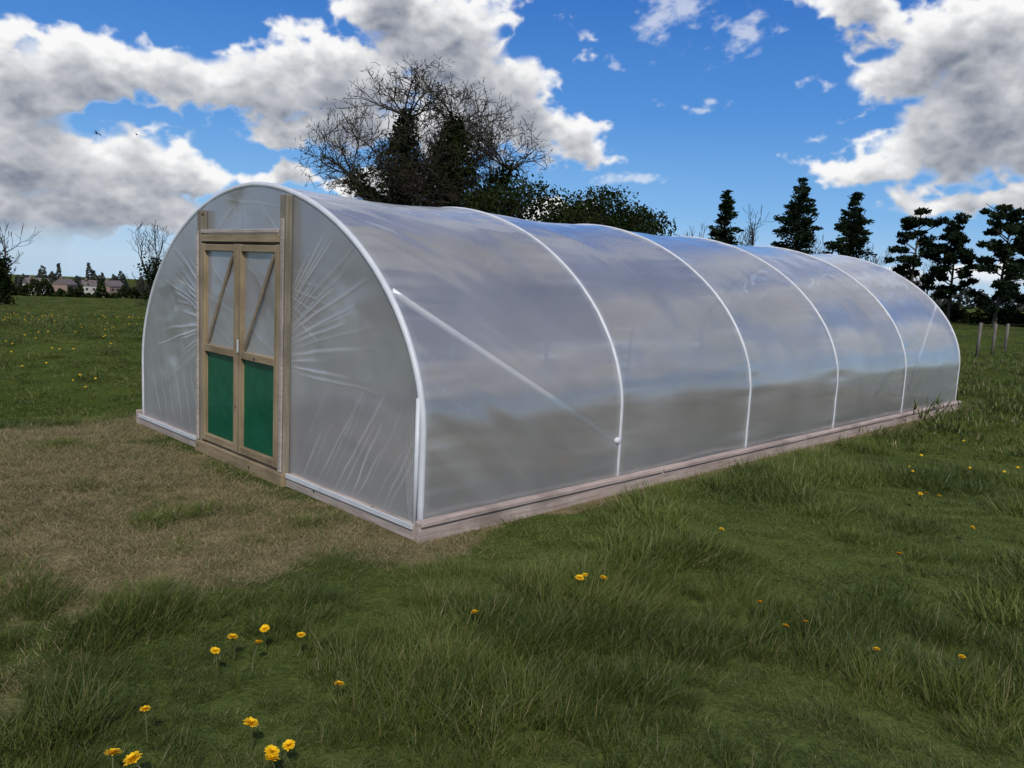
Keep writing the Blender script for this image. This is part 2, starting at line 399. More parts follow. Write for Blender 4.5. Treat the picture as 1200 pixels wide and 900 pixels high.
def door(name, ya, yb):
    D = bpy.data.objects.new(name, None); link(D, PT)
    zb, zt, s = .115, 1.72, .055; x = PXf-.008
    box("stile_a", (x, ya+s/2, (zb+zt)/2), (.042, s, zt-zb), door_v, D)
    box("stile_b", (x, yb-s/2, (zb+zt)/2), (.042, s, zt-zb), door_v, D)
    for nm, z, h in (("top_rail", zt-.03, .052), ("mid_rail", .885, .058), ("bottom_rail", zb+.03, .055)):
        box(nm, (x-.001, (ya+yb)/2, z), (.038, yb-ya-2*s-.002, h), door_h, D)
    bar("diagonal_brace", (x-.004, yb-s-.035, .935), (x-.004, ya+s+.035, 1.65), .032, .014, brace_w, D)
    panel("door_film", ya+s-.01, yb-s+.01, .90, 1.70, [(ya+.1, .95, yb-.1, 1.1, .01, .4), (yb-.08, 1.6, ya+.15, 1.3, .01, .4)], x+.012, 30, 40, film_end, D, .004)
    panel("lower_netting", ya+s-.01, yb-s+.01, zb+.03, .88, [], x+.012, 24, 30, netting, D, .006)
mid = (PR+PL)/2
door("door", PR+.048, mid-.004); door("door.001", mid+.004, PL-.044)
box("door_latch", (PXf-.036, mid-.03, .95), (.012, .02, .10), steel, PT)

# ------------------------------------------------------------ grass
TS = [0, .35, .72]
def clump_arrays(seed, n, radius, h0, h1, w, lean):
    r = np.random.RandomState(seed); V = []; F4 = []; F3 = []; gt = []; gv = []
    for b in range(n):
        a = r.uniform(0, 2*np.pi); rr = radius*math.sqrt(r.uniform()); bx, by = rr*math.cos(a), rr*math.sin(a)
        h = r.uniform(h0, h1)*(1-.3*rr/radius); la = a+r.uniform(-1.3, 1.3); ld = lean*r.uniform(.2, 1.3)*h
        ww = w*r.uniform(.5, 1.3); fa = r.uniform(0, np.pi); cx, cy = math.cos(fa)*ww, math.sin(fa)*ww
        k = len(V); rv = r.uniform()
        for t, wf in zip(TS, (.8, 1., .65)):
            px = bx+math.cos(la)*ld*t**2; py = by+math.sin(la)*ld*t**2; pz = h*t*(1-.28*t*min(1, ld/h))-.01
            V += [(px-cx*wf, py-cy*wf, pz), (px+cx*wf, py+cy*wf, pz)]; gt += [t, t]; gv += [rv, rv]
        V.append((bx+math.cos(la)*ld, by+math.sin(la)*ld, h*(1-.28*min(1.2, ld/h)))); gt.append(1); gv.append(rv)
        F4 += [(k, k+1, k+3, k+2), (k+2, k+3, k+5, k+4)]; F3.append((k+4, k+5, k+6))
    return np.array(V), np.array(F4), np.array(F3), np.array(gt), np.array(gv)
def grass_mat(name, g0, g1, straw, straw_t, root):
    m = N(name); gv = m.attr('gv'); gt = m.attr('gt'); rn = m.attr('rn')
    oi = m.math('FRACT', m.math('ADD', m.n("ShaderNodeObjectInfo").outputs['Random'], rn))
    n = m.noise(m.pos(), .75, 2)
    f = m.math('ADD', m.math('MULTIPLY', gv, .38), m.math('ADD', m.math('MULTIPLY', oi, .24), m.math('MULTIPLY', m.ramp(n, (.38, .62)), .38)))
    c = m.mixc(f, g0, g1)
    c = m.mixc(m.math('GREATER_THAN', gv, straw_t), c, straw)
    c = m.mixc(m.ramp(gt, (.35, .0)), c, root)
    d = m.n("ShaderNodeBsdfPrincipled", ins={'Base Color': c, 'Roughness': .5, 'Specular IOR Level': .3})
    t = m.n("ShaderNodeBsdfTranslucent", ins={'Color': c})
    m.surf(m.mixs(.3, d.outputs[0], t.outputs[0])); return m.m
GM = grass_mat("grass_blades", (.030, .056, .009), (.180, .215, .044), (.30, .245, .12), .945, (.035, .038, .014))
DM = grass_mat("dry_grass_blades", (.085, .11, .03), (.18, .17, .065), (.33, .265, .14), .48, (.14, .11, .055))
CL = [clump_arrays(10+k, 52, .07, .05, .165, .0015, .8) for k in range(4)]+[clump_arrays(30+k, 60, .13, .045, .14, .0027, .8) for k in range(3)]
colG = bpy.data.collections.new("grass_clumps")
def clump_obj(name, arr, mat):
    V, F4, F3, gt, gv = arr; return mesh_np(name, V, F4, F3, mat, False, {'gt': gt, 'gv': gv}, do_link=False)
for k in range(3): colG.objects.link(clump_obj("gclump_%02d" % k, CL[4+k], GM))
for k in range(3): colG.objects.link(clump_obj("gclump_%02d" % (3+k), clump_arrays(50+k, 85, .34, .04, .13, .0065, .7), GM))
DC = [clump_arrays(70+k, 34, .09, .015, .05, .0020, 1.6) for k in range(3)]
def sample(r0, r1, dens, a0=-2, a1=92):
    area = .5*rad(a1-a0)*(r1*r1-r0*r0); n = int(area*dens)
    r = np.sqrt(np.random.uniform(r0*r0, r1*r1, n)); a = np.radians(np.random.uniform(a0, a1, n))
    return CAM[0]+r*np.cos(a), CAM[1]+r*np.sin(a), r
def in_tunnel(x, y, mgn=.0): return (x > -mgn-.06) & (x < L+.05+mgn) & (y > -.06-mgn) & (y < W+.06+mgn)
def real_scatter(name, arrs, P, rot, scl, idx, mat, parent):
    Vs, F4s, F3s, gts, gvs, rns = [], [], [], [], [], []; off = 0
    for q, (V, F4, F3, gt, gv) in enumerate(arrs):
        s_ = idx == q; p = P[s_]; ro = rot[s_]; sc_ = scl[s_]; n = len(p)
        if n == 0: continue
        v = V[None]*sc_[:, None, :]
        cz, sz = np.cos(ro[:, 2])[:, None], np.sin(ro[:, 2])[:, None]
        x = v[..., 0]*cz-v[..., 1]*sz; y = v[..., 0]*sz+v[..., 1]*cz; z = v[..., 2]
        x = x+z*np.tan(ro[:, 1])[:, None]; y = y-z*np.tan(ro[:, 0])[:, None]
        v = np.stack([x, y, z], -1)+p[:, None, :]
        Vs.append(v.reshape(-1, 3).astype(np.float32)); o_ = (off+np.arange(n)*len(V))[:, None, None]
        F4s.append((F4[None]+o_).reshape(-1, 4)); F3s.append((F3[None]+o_).reshape(-1, 3)); off += n*len(V)
        gts.append(np.tile(gt, n)); gvs.append(np.tile(gv, n)); rns.append(np.repeat(np.random.uniform(size=n), len(V)))
    return mesh_np(name, np.concatenate(Vs), np.concatenate(F4s), np.concatenate(F3s), mat, False, {'gt': np.concatenate(gts), 'gv': np.concatenate(gvs), 'rn': np.concatenate(rns)}, parent, val=False)
def scatter(name, coll, P, rot, scl, idx, parent=None):
    o = mesh_np(name, P, attrs={'rot': rot, 'scl': scl, 'pick': idx.astype(int)}, parent=parent)
    g = bpy.data.node_groups.new(name+"_nodes", "GeometryNodeTree")
    g.interface.new_socket("Geometry", in_out='INPUT', socket_type='NodeSocketGeometry')
    g.interface.new_socket("Geometry", in_out='OUTPUT', socket_type='NodeSocketGeometry')
    ni = g.nodes.new("NodeGroupInput"); no = g.nodes.new("NodeGroupOutput")
    ci = g.nodes.new("GeometryNodeCollectionInfo"); ci.inputs['Collection'].default_value = coll
    ci.inputs['Separate Children'].default_value = True; ci.inputs['Reset Children'].default_value = True
    ip = g.nodes.new("GeometryNodeInstanceOnPoints"); ip.inputs['Pick Instance'].default_value = True
    def na_(nm, dt):
        q = g.nodes.new("GeometryNodeInputNamedAttribute"); q.data_type = dt; q.inputs['Name'].default_value = nm; return q.outputs['Attribute']
    e2r = g.nodes.new("FunctionNodeEulerToRotation")
    lk = g.links.new
    lk(ni.outputs[0], ip.inputs['Points']); lk(ci.outputs[0], ip.inputs['Instance']); lk(na_('pick', 'INT'), ip.inputs['Instance Index'])
    lk(na_('rot', 'FLOAT_VECTOR'), e2r.inputs[0]); lk(e2r.outputs[0], ip.inputs['Rotation']); lk(na_('scl', 'FLOAT_VECTOR'), ip.inputs['Scale'])
    lk(ip.outputs[0], no.inputs[0])
    md = o.modifiers.new("scatter", 'NODES'); md.node_group = g
    return o
def band(r0, r1, dens, i0, i1, a0, a1):
    x, y, r = sample(r0, r1, dens, a0, a1)
    pmk = patch_mask(x, y)
    keep = (~in_tunnel(x, y)) & (np.random.uniform(size=len(x)) > np.clip(pmk*1.2-.1, 0, .90))
    x, y, r, pmk = x[keep], y[keep], r[keep], pmk[keep]
    tuft = fbm(x*1.8, y*1.8, 41, 3); big = fbm(x*.5, y*.5, 47, 2)
    s = (.34+1.35*sstep(.32, .72, tuft))*(.55+.8*big)*(1-.72*pmk)
    s *= np.where((y > 4.6), .55, 1.0)
    s *= np.where(in_tunnel(x, y, .25), .6, 1)
    if r0 > 20: s *= 1.1
    P = np.stack([x, y, terrain(x, y)], -1)
    wind = (fbm(x*.6, y*.6, 61, 2)-.5)*.9
    Rr = np.stack([wind+np.random.normal(0, .14, len(x)), .18+np.random.normal(0, .14, len(x)), np.random.uniform(0, 6.28, len(x))], -1)
    q = s*np.random.uniform(.7, 1.25, len(x)); Sx = np.clip(s, .7, 1.5)
    return P, Rr, np.stack([Sx, Sx, q], -1), np.random.randint(i0, i1, len(x))
GR = empty("grass")
b1 = band(.5, 4.3, 280, 0, 4, -20, 112); b2 = band(4.3, 9, 105, 4, 7, -5, 97)
P, Rr, Sx, I = [np.concatenate(t) for t in zip(b1, b2)]
real_scatter("near_blades", CL, P, Rr, Sx, I, GM, GR)
b3 = band(9, 22, 20, 0, 6, 0, 92); b4 = band(22, 75, 4., 3, 6, 4, 88)
P, Rr, Sx, I = [np.concatenate(t) for t in zip(b3, b4)]
scatter("far_blades", colG, P, Rr, Sx, I, GR)
n = 9000; x = np.random.uniform(-2.9, .2, n); y = np.random.uniform(-.7, 4.9, n)
x2 = np.random.uniform(0, 10.6, 2500); y2 = np.random.uniform(-.25, .02, 2500); x = np.concatenate([x, x2]); y = np.concatenate([y, y2])
k = (np.random.uniform(size=len(x)) < patch_mask(x, y)*.9) & ~in_tunnel(x, y, .03); x = x[k]; y = y[k]
s = np.random.uniform(.6, 1.5, len(x)); z0 = np.zeros(len(x))
real_scatter("dry_grass", DC, np.stack([x, y, terrain(x, y)], -1), np.stack([z0, z0, np.random.uniform(0, 6.28, len(x))], -1), np.stack([s, s, s*.9], -1), np.random.randint(0, 3, len(x)), DM, None)

# ------------------------------------------------------------ trees
def leaf_arrays(C, size, rng, elong=1.5, droop=None):
    n = len(C); a = rng.normal(size=(n, 3)); a /= np.linalg.norm(a, axis=1, keepdims=True)
    if droop is not None: a = droop*1.0+a*.55; a /= np.linalg.norm(a, axis=1, keepdims=True)
    b = np.cross(a, rng.normal(size=(n, 3))); b /= np.linalg.norm(b, axis=1, keepdims=True)
    s = (size*rng.uniform(.6, 1.3, n))[:, None]
    V = np.stack([C-a*s*elong/2, C+b*s*.5, C+a*s*elong/2, C-b*s*.5], 1).reshape(-1, 3)
    cl = .55*rng.uniform(size=n)+.45*sstep(.3, .7, vnoise(C[:, 0]*1.3+C[:, 2], C[:, 1]*1.3+C[:, 2]*.7, 77))
    F = np.arange(4*n).reshape(n, 4); return V, F, np.repeat(cl, 4)
def grow(S, tips, p, d, ln, r, depth, rng, spread=.6, upb=.12, nchild=(2, 4), shrink=.72, steps=3, rmin=.006, wig=.16):
    for q in range(steps):
        e = rng.normal(0, wig, 3); d = d+e; d[2] += upb*.4; d = d/math.sqrt(d[0]**2+d[1]**2+d[2]**2)
        p1 = p+d*ln/steps; r1 = max(rmin, r*(1-.25/steps*1.4))
        S.append((p[0], p[1], p[2], p1[0], p1[1], p1[2], r, r1)); p, r = p1, r1
        if depth > 0 and q < steps-1 and rng.uniform() < .75:
            dd = d+rng.normal(0, spread*1.1, 3); dd /= math.sqrt((dd*dd).sum())
            grow(S, tips, p, dd, ln*shrink*rng.uniform(.6, .95), r*.5, depth-1, rng, spread, upb, nchild, shrink, steps, rmin, wig)
    if depth > 0:
        for c in range(rng.randint(*nchild)):
            dd = d+rng.normal(0, spread, 3); dd[2] += upb; dd /= math.sqrt((dd*dd).sum())
            grow(S, tips, p, dd, ln*shrink*rng.uniform(.75, 1.1), r*.68, depth-1, rng, spread, upb, nchild, shrink, steps, rmin, wig)
def at(azd, D):
    x = CAM[0]+D*math.cos(rad(azd)); y = CAM[1]+D*math.sin(rad(azd)); return np.array([x, y, float(terrain(x, y))])
bark = bark_mat("bark_grey", (.05, .042, .032), (.11, .095, .075))
twig = bark_mat("twig_bark", (.030, .027, .020), (.070, .060, .044))
ivy = foliage_mat("ivy_leaves", (.006, .012, .004), (.032, .046, .013))
con = foliage_mat("conifer_needles", (.006, .013, .007), (.030, .045, .021), trans=.15)
bushm = foliage_mat("bush_leaves", (.008, .015, .005), (.045, .062, .02))

def big_tree():
    rng = np.random.RandomState(12); T = empty("ivy_clad_tree"); D = 36
    b = at(51.5, D); S = []; tips = []; stems = []
    R = np.array([math.sin(rad(51.5)), -math.cos(rad(51.5)), 0]); Fd = np.array([-R[1], R[0], 0])
    def stem(pts, r0, r1, iv=1.0):
        pts = [b+R*a+Fd*c+np.array([0, 0, h]) for a, c, h in pts]; n = len(pts)
        for i in range(n-1):
            ra = r0+(r1-r0)*i/(n-1); rb = r0+(r1-r0)*(i+1)/(n-1); S.append((*pts[i], *pts[i+1], ra, rb))
            stems.append((pts[i], pts[i+1], iv))
        return pts
    s1 = stem([(0, 0, -.3), (-.1, 0, 1.6), (-.5, .1, 3.2), (-.95, 0, 4.6), (-1.1, .1, 6.2), (-.9, 0, 8.7)], .38, .10)
    s2 = stem([(0, 0, 1.2), (.4, .1, 3.0), (.8, -.1, 4.8), (1.15, 0, 6.4), (1.1, .1, 8.5)], .30, .10)
    s3 = stem([(-.1, 0, 2.0), (-.9, -.4, 3.6), (-2.0, -.5, 5.0), (-3.0, -.4, 6.0)], .16, .07, .3)
    s4 = stem([(.4, .1, 3.0), (1.6, .4, 4.4), (2.8, .5, 5.8), (3.7, .3, 6.8)], .15, .06, .3)
    s5 = stem([(.2, .0, 2.6), (.2, 1.0, 4.2), (.1, 1.6, 6.5)], .14, .06, .4)
    for st in (s1, s2, s3, s4, s5):
        for i, p in enumerate(st[1:]):
            if p[2]-b[2] < 2.6: continue
            for c in range(6 if i < len(st)-2 else 9):
                a = rng.uniform(0, 2*np.pi); out = R*math.cos(a)+Fd*math.sin(a)*.7
                d = out*rng.uniform(.5, 1.1)+np.array([0, 0, rng.uniform(.05, .8)]); d /= np.linalg.norm(d)
                grow(S, tips, p, d, rng.uniform(1.0, 1.7), .045, 3, rng, .6, .05, (3, 5), .70, 3, .011, .19)
    S = np.array(S)
    c = (S[:, 3:6]-b); u = c@R; w = c@Fd; h = c[:, 2]-6.4
    k = (u/5.3)**2+(w/4.6)**2+(h/4.5)**2 < 1+rng.uniform(-.35, .2, len(S)); k |= S[:, 6] > .05
    S = S[k]
    V, F = segs_arrays(S, 3); mesh_np("trunk_and_branches", V, F, None, twig, True, parent=T)
    C = []
    for p0, p1, iv in stems:
        n = int(3000*iv)
        t = rng.uniform(size=n)[:, None]; c = p0+(p1-p0)*t; h = c[:, 2]-b[2]
        wob = .5+1.0*vnoise(h*1.3, np.full(n, p0[0]*3+p0[2]), 5)
        rr = (wob*np.where(h > 7.4, .6, 1)*(.55 if iv < 1 else 1))[:, None]*np.sqrt(rng.uniform(size=n))[:, None]
        v = rng.normal(size=(n, 3)); v /= np.linalg.norm(v, axis=1, keepdims=True); C.append(c+v*rr)
    big = S[(S[:, 6] > .02)]; q = rng.randint(0, len(big), 3500); cc = big[q, :3]; kk = np.hypot((cc-b)@R, cc[:, 2]-b[2]-5.5) < 3.2
    C.append((cc+rng.normal(0, .16, cc.shape))[kk])
    C = np.concatenate(C); V, F, lv = leaf_arrays(C, .12, rng, 1.2); mesh_np("ivy_foliage", V, F, None, ivy, False, {'lv': lv}, T)
big_tree()

def bush(name, azd, D, hgt, wid, seed, nl=9000, mat=bushm, leaf=.10, lumps=16):
    rng = np.random.RandomState(seed); b = at(azd, D); T = empty(name)
    S = []; tips = []
    for k in range(5):
        d = np.array([rng.uniform(-.5, .5), rng.uniform(-.5, .5), 1.]); d /= np.linalg.norm(d)
        grow(S, tips, b-np.array([0, 0, .2])+rng.normal(0, .2, 3)*[1, 1, 0], d, hgt*.42, .07, 3, rng, .5, .2, (2, 3), .66, 3, .008)
    V, F = segs_arrays(S, 3); mesh_np("stems", V, F, None, twig, True, parent=T)
    Rv = np.array([math.sin(rad(azd)), -math.cos(rad(azd)), 0]); Fv = np.array([math.cos(rad(azd)), math.sin(rad(azd)), 0])
    C = []
    for k in range(lumps):
        u = rng.uniform(-1, 1); hh = hgt*math.sqrt(max(0.05, 1-u*u))*rng.uniform(.45, .88)
        c = b+Rv*u*wid*.45+Fv*rng.uniform(-.5, .5)*wid*.4+np.array([0, 0, hh]); lr = hgt*rng.uniform(.09, .19)
        n = nl//lumps; v = rng.normal(size=(n, 3)); v /= np.linalg.norm(v, axis=1, keepdims=True)
        C.append(c+v*lr*(rng.uniform(.25, 1.2, n)**.7)[:, None]*np.array([1.3, 1.3, .8]))
    C = np.concatenate(C); C[:, 2] = np.maximum(C[:, 2], b[2]+.05)
    V, F, lv = leaf_arrays(C, leaf, rng, 1.4); mesh_np("leaves", V, F, None, mat, False, {'lv': lv}, T)
bush("evergreen_bush", 45.2, 34, 6.5, 5.4, 3, 22000, lumps=28)
bush("evergreen_bush.001", 38.9, 35, 6.2, 6.0, 5, 22000, lumps=28)
bush("evergreen_bush.002", 42.2, 37, 6.1, 5.0, 8, 14000, lumps=22)

def conifer(name, azd, D, hgt, wid, seed, bare=.12, layers=26, pine=False):
    rng = np.random.RandomState(seed); b = at(azd, D); T = empty(name); S = []; C = []; DR = []
    lean = rng.normal(0, .015, 2)*hgt; n = 8
    for i in range(n):
        z0 = hgt*i/n; z1 = hgt*(i+1)/n; r0 = .018*hgt*(1-i/n)+.02; r1 = .018*hgt*(1-(i+1)/n)+.02
        S.append((b[0]+lean[0]*i/n, b[1]+lean[1]*i/n, b[2]+z0-.2, b[0]+lean[0]*(i+1)/n, b[1]+lean[1]*(i+1)/n, b[2]+z1-.2, r0, r1))
    if not pine:
        for k in range(layers*5):
            t = bare+(1-bare)*rng.uniform()**.9; t = min(.985, t); z = hgt*t
            prof = (1-t)**.7*(.75+.5*vnoise(np.array(t*9.), np.array(seed*1.7), 3))
            a = rng.uniform(0, 6.283); l = float(max(.15, wid*.5*prof*rng.uniform(.5, 1.2))); rise = rng.uniform(-.2, .5)
            o = np.array([b[0]+lean[0]*t, b[1]+lean[1]*t, b[2]+z]); d = np.array([math.cos(a), math.sin(a), rise]); pe = o+d*l
            S.append((*o, *pe, .03*l/2+.012, .01))
            m_ = int(22+l*42); u = rng.uniform(.1, 1.05, m_)**.8
            sp = (.10+.20*l)*(1.15-u)+.10
            C.append(o+d*l*u[:, None]+rng.normal(size=(m_, 3))*sp[:, None]*np.array([.8, .8, .42]))
            DR.append(np.repeat((d+np.array([0, 0, .1]))[None]/np.linalg.norm(d), m_, 0))
    else:
        for k in range(layers):
            t = bare+(1-bare)*(k+.5)/layers; z = hgt*t
            prof = math.sqrt(max(.05, 1-((t-.58)/.5)**2))
            a = rng.uniform(0, 6.283); l = wid*.5*prof*rng.uniform(.35, 1.1); rise = rng.uniform(.1, .55)*(1 if t < .85 else 2)
            o = np.array([b[0]+lean[0]*t, b[1]+lean[1]*t, b[2]+z*.94]); d = np.array([math.cos(a), math.sin(a), rise]); pe = o+d*l
            S.append((*o, *(o+d*l*.5), .06, .04)); S.append((*(o+d*l*.5), *pe, .04, .015))
            for q in range(rng.randint(2, 4)):
                c = o+d*l*rng.uniform(.45, 1.1)+rng.normal(0, .25, 3); S.append((*(o+d*l*.45), *c, .02, .01))
                m_ = 120; v = rng.normal(size=(m_, 3)); v /= np.linalg.norm(v, axis=1, keepdims=True)
                C.append(c+v*(rng.uniform(.2, 1, m_)[:, None]**.6)*rng.uniform(.3, .56)*np.array([1.15, 1.15, .6])); DR.append(v*.6+np.array([0, 0, .3]))
    V, F = segs_arrays(S, 5); mesh_np("trunk_and_limbs", V, F, None, bark, True, parent=T)
    C = np.concatenate(C); DR = np.concatenate(DR); V, F, lv = leaf_arrays(C, .15, rng, 2.2, DR); mesh_np("needles", V, F, None, con, False, {'lv': lv}, T)
conifer("conifer_tree", 31.0, 78, 10.9, 5.2, 21, .12)
conifer("conifer_tree.001", 26.5, 76, 11.7, 7.2, 22, .08)
conifer("conifer_tree.002", 23.0, 76, 10.5, 6.4, 23, .10)
conifer("pine_tree", 19.3, 72, 8.6, 4.6, 24, .28, 24, True)
conifer("pine_tree.001", 17.0, 72, 7.6, 4.0, 25, .26, 22, True)
conifer("pine_tree.002", 14.5, 70, 8.6, 4.9, 26, .12, 32, True)
conifer("pine_tree.003", 12.2, 74, 8.8, 5.4, 27, .12, 32, True)

def bare_tree(name, azd, D, hgt, seed, depth=4, ivyn=0, spread=.5):
    rng = np.random.RandomState(seed); b = at(azd, D); T = empty(name); S = []; tips = []
    grow(S, tips, b-np.array([0, 0, .2]), np.array([0, 0, 1.]), hgt*.30, hgt*.022, depth, rng, spread, .35, (2, 4), .74, 3, hgt*.0018, .12)
    V, F = segs_arrays(S, 3); mesh_np("trunk_and_branches", V, F, None, twig, True, parent=T)
    if ivyn:
        St = np.array(S); w = St[:, 6] > hgt*.006; St = St[w]; i = rng.randint(0, len(St), ivyn)
        C = St[i, :3]+rng.normal(0, hgt*.035, (ivyn, 3)); V, F, lv = leaf_arrays(C, .11, rng, 1.3); mesh_np("ivy_foliage", V, F, None, ivy, False, {'lv': lv}, T)
bare_tree("bare_tree", 68.7, 52, 5.9, 31, 4, 1600, .7)
bare_tree("bare_tree.001", 77.0, 48, 5.4, 32, 4, 2600, .6)
for k, (a, D, h) in enumerate(((33.0, 84, 10.4), (32.0, 90, 9.4), (28.9, 84, 11.0), (24.8, 86, 10.6), (21.2, 90, 8.8), (18.2, 88, 7.6))):
    bare_tree("bare_tree.%03d" % (k+2), a, D, h, 33+k, 4, 0, .6)

def hedge(name, a0, a1, D0, D1, h0, h1, n, seed, mat, leaf, gaps=0.):
    rng = np.random.RandomState(seed)
    t = rng.uniform(size=n); azs = a0+(a1-a0)*t; Ds = D0+(D1-D0)*t+rng.normal(0, 1, n)*h1*.35
    x = CAM[0]+Ds*np.cos(np.radians(azs)); y = CAM[1]+Ds*np.sin(np.radians(azs))
    hn = vnoise(azs*1.6, azs*0+seed, seed)*.55+vnoise(azs*5, azs*0, seed+3)*.45
    hh = h0+(h1-h0)*np.clip((hn-gaps)/(1-gaps), 0, 1)
    z = terrain(x, y)+hh*rng.uniform(0, 1, n)**.7
    V, F, lv = leaf_arrays(np.stack([x, y, z], -1), leaf, rng, 1.4); mesh_np(name, V, F, None, mat, False, {'lv': lv})
farm = foliage_mat("distant_trees", (.040, .048, .042), (.09, .095, .075))
hedge("distant_treeline", 90, 54, 480, 480, 3, 19, 26000, 3, farm, 1.1, .12)
hedge("hedgerow", 90, 60, 95, 95, .3, 2.3, 16000, 4, bushm, .22, .25)
hedge("hedgerow.001", 36, 2, 82, 74, .5, 2.2, 22000, 5, bushm, .24)
hedge("distant_treeline.001", 60, 2, 230, 230, 1., 6.5, 12000, 6, farm, .8)
brick = N("brick"); brick.surf(brick.n("ShaderNodeBsdfPrincipled", ins={'Base Color': brick.mixc(brick.noise(brick.pos(), .8), (.22, .15, .12), (.30, .22, .18)), 'Roughness': .9}).outputs[0])
rend = N("render_wall"); rend.surf(rend.n("ShaderNodeBsdfPrincipled", ins={'Base Color': rend.mixc(rend.noise(rend.pos(), .5), (.42, .40, .37), (.54, .52, .48)), 'Roughness': .9}).outputs[0])
slate = N("slate_roof"); slate.surf(slate.n("ShaderNodeBsdfPrincipled", ins={'Base Color': slate.mixc(slate.noise(slate.pos(), 1), (.10, .085, .08), (.18, .14, .13)), 'Roughness': .8}).outputs[0])
glassm = N("window_dark"); glassm.surf(glassm.n("ShaderNodeBsdfPrincipled", ins={'Base Color': (.03, .035, .04, 1), 'Roughness': .15}).outputs[0])
def house(name, azd, D, w, dp, h, mat, rotz):
    b = at(azd, D); T = empty(name); T.location = b; T.rotation_euler = (0, 0, rotz)
    box("walls", (0, 0, h/2-.5), (w, dp, h+1), mat, T)
    V = [(-w/2-.2, -dp/2-.3, h), (w/2+.2, -dp/2-.3, h), (w/2+.2, dp/2+.3, h), (-w/2-.2, dp/2+.3, h), (-w/2-.2, 0, h+dp*.4), (w/2+.2, 0, h+dp*.4)]
    mesh_np("roof", V, [(0, 1, 5, 4), (2, 3, 4, 5), (0, 3, 2, 1)], [(0, 4, 3), (1, 2, 5)], slate.m, parent=T)
    box("chimney", (w*.3, 0, h+dp*.4+.2), (.7, .7, 1.4), brick.m, T)
    for i in range(3):
        for z in (1.4, 3.9):
            for sy in (-1, 1): box("window", (-w*.32+i*w*.32, sy*(dp/2+.01), z), (1.1, .06, 1.2), glassm.m, T)
for k, (a, D, mt, rz) in enumerate(((75.4, 460, rend.m, .4), (73.9, 456, brick.m, 1.1), (72.4, 470, rend.m, .2), (71.3, 458, brick.m, .8))):
    house("house" if k == 0 else "house.%03d" % k, a, D, 10, 7, 5.6, mt, rz+rad(a)+1.57)

FN = empty("post_and_wire_fence"); fp = [(24.1, 3.7), (27.0, 4.05), (30., 4.43), (36, 5.1), (42, 5.8), (48, 6.5), (54, 7.2), (61, 8)]
for k, (x, y) in enumerate(fp):
    z = float(terrain(x, y)); tube("post_%d" % (k+1), [(x, y, z-.1), (x+.02, y, z+1.05)], .05, fence_w, FN, 8)
m = N("old_wire"); m.surf(m.n("ShaderNodeBsdfDiffuse", ins={'Color': (.12, .11, .10, 1)}).outputs[0])
for h in (.3, .65, 1.0):
    tube("wire_%d" % int(h*100), [(x, y, float(terrain(x, y))+h) for x, y in fp], .003, m.m, FN, 4)

# ------------------------------------------------------------ dandelions
pet = N("dandelion_yellow"); pet.surf(pet.n("ShaderNodeBsdfPrincipled", ins={'Base Color': pet.mixc(pet.attr('lv'), (.70, .34, .0), (.90, .58, .01)), 'Roughness': .6, 'Specular IOR Level': .2}).outputs[0])
stk = N("dandelion_stalk"); stk.surf(stk.n("ShaderNodeBsdfPrincipled", ins={'Base Color': stk.mixc(stk.noise(stk.pos(), 30), (.07, .10, .025), (.13, .11, .05)), 'Roughness': .6}).outputs[0])
def dandelion_mesh(h, seed):
    rng = np.random.RandomState(seed); V = []; F4 = []; lv = []; mi = []
    bend = rng.normal(0, .02, 2); ns = 6; nseg = 6
    for k in range(nseg+1):
        t = k/nseg; r = .0024-.0006*t
        for i in range(ns): a = i*2*np.pi/ns; V.append((bend[0]*t*t+r*math.cos(a), bend[1]*t*t+r*math.sin(a), h*t-.01)); lv.append(0)
    for k in range(nseg):
        for i in range(ns): j = (i+1) % ns; F4.append((k*ns+i, k*ns+j, (k+1)*ns+j, (k+1)*ns+i)); mi.append(0)
    cx, cy, cz = bend[0], bend[1], h-.01
    for i in range(10):
        a = i*2*np.pi/10; r0, r1 = .003, .010; k = len(V); da = .3
        V += [(cx+r0*math.cos(a-da), cy+r0*math.sin(a-da), cz-.004), (cx+r0*math.cos(a+da), cy+r0*math.sin(a+da), cz-.004), (cx+r1*math.cos(a+da), cy+r1*math.sin(a+da), cz+.006), (cx+r1*math.cos(a-da), cy+r1*math.sin(a-da), cz+.006)]
        lv += [0]*4; F4.append((k, k+1, k+2, k+3)); mi.append(0)
    for lay, (n, r1, el) in enumerate(((26, .025, .12), (24, .022, .4), (20, .017, .75), (14, .012, 1.1), (9, .007, 1.35))):
        for i in range(n):
            a = i*2*np.pi/n+lay*.13+rng.normal(0, .05); rr = r1*rng.uniform(.85, 1.1); e = el+rng.normal(0, .08); w = .0024
            k = len(V); c0, s0 = math.cos(a), math.sin(a)
            for (q, dz, ww) in ((.08, .004, .4), (.55, .006, 1), (1., .005, .9)):
                px = cx+c0*rr*q*math.cos(e); py = cy+s0*rr*q*math.cos(e); pz = cz+dz+rr*q*math.sin(e)
                V += [(px+s0*w*ww, py-c0*w*ww, pz), (px-s0*w*ww, py+c0*w*ww, pz)]; lv += [rng.uniform()*.6+.4*q]*2
            F4 += [(k, k+1, k+3, k+2), (k+2, k+3, k+5, k+4)]; mi += [1, 1]
    o = mesh_np("dandelion_m", V, F4, None, stk.m, False, {'lv': np.array(lv, float)}, do_link=False)
    me = o.data; me.materials.append(pet.m); me.polygons.foreach_set("material_index", np.array(mi, dtype=np.int32)); bpy.data.objects.remove(o); return me
dms = [dandelion_mesh(h, 80+k) for k, h in enumerate((.115, .125, .14, .12))]
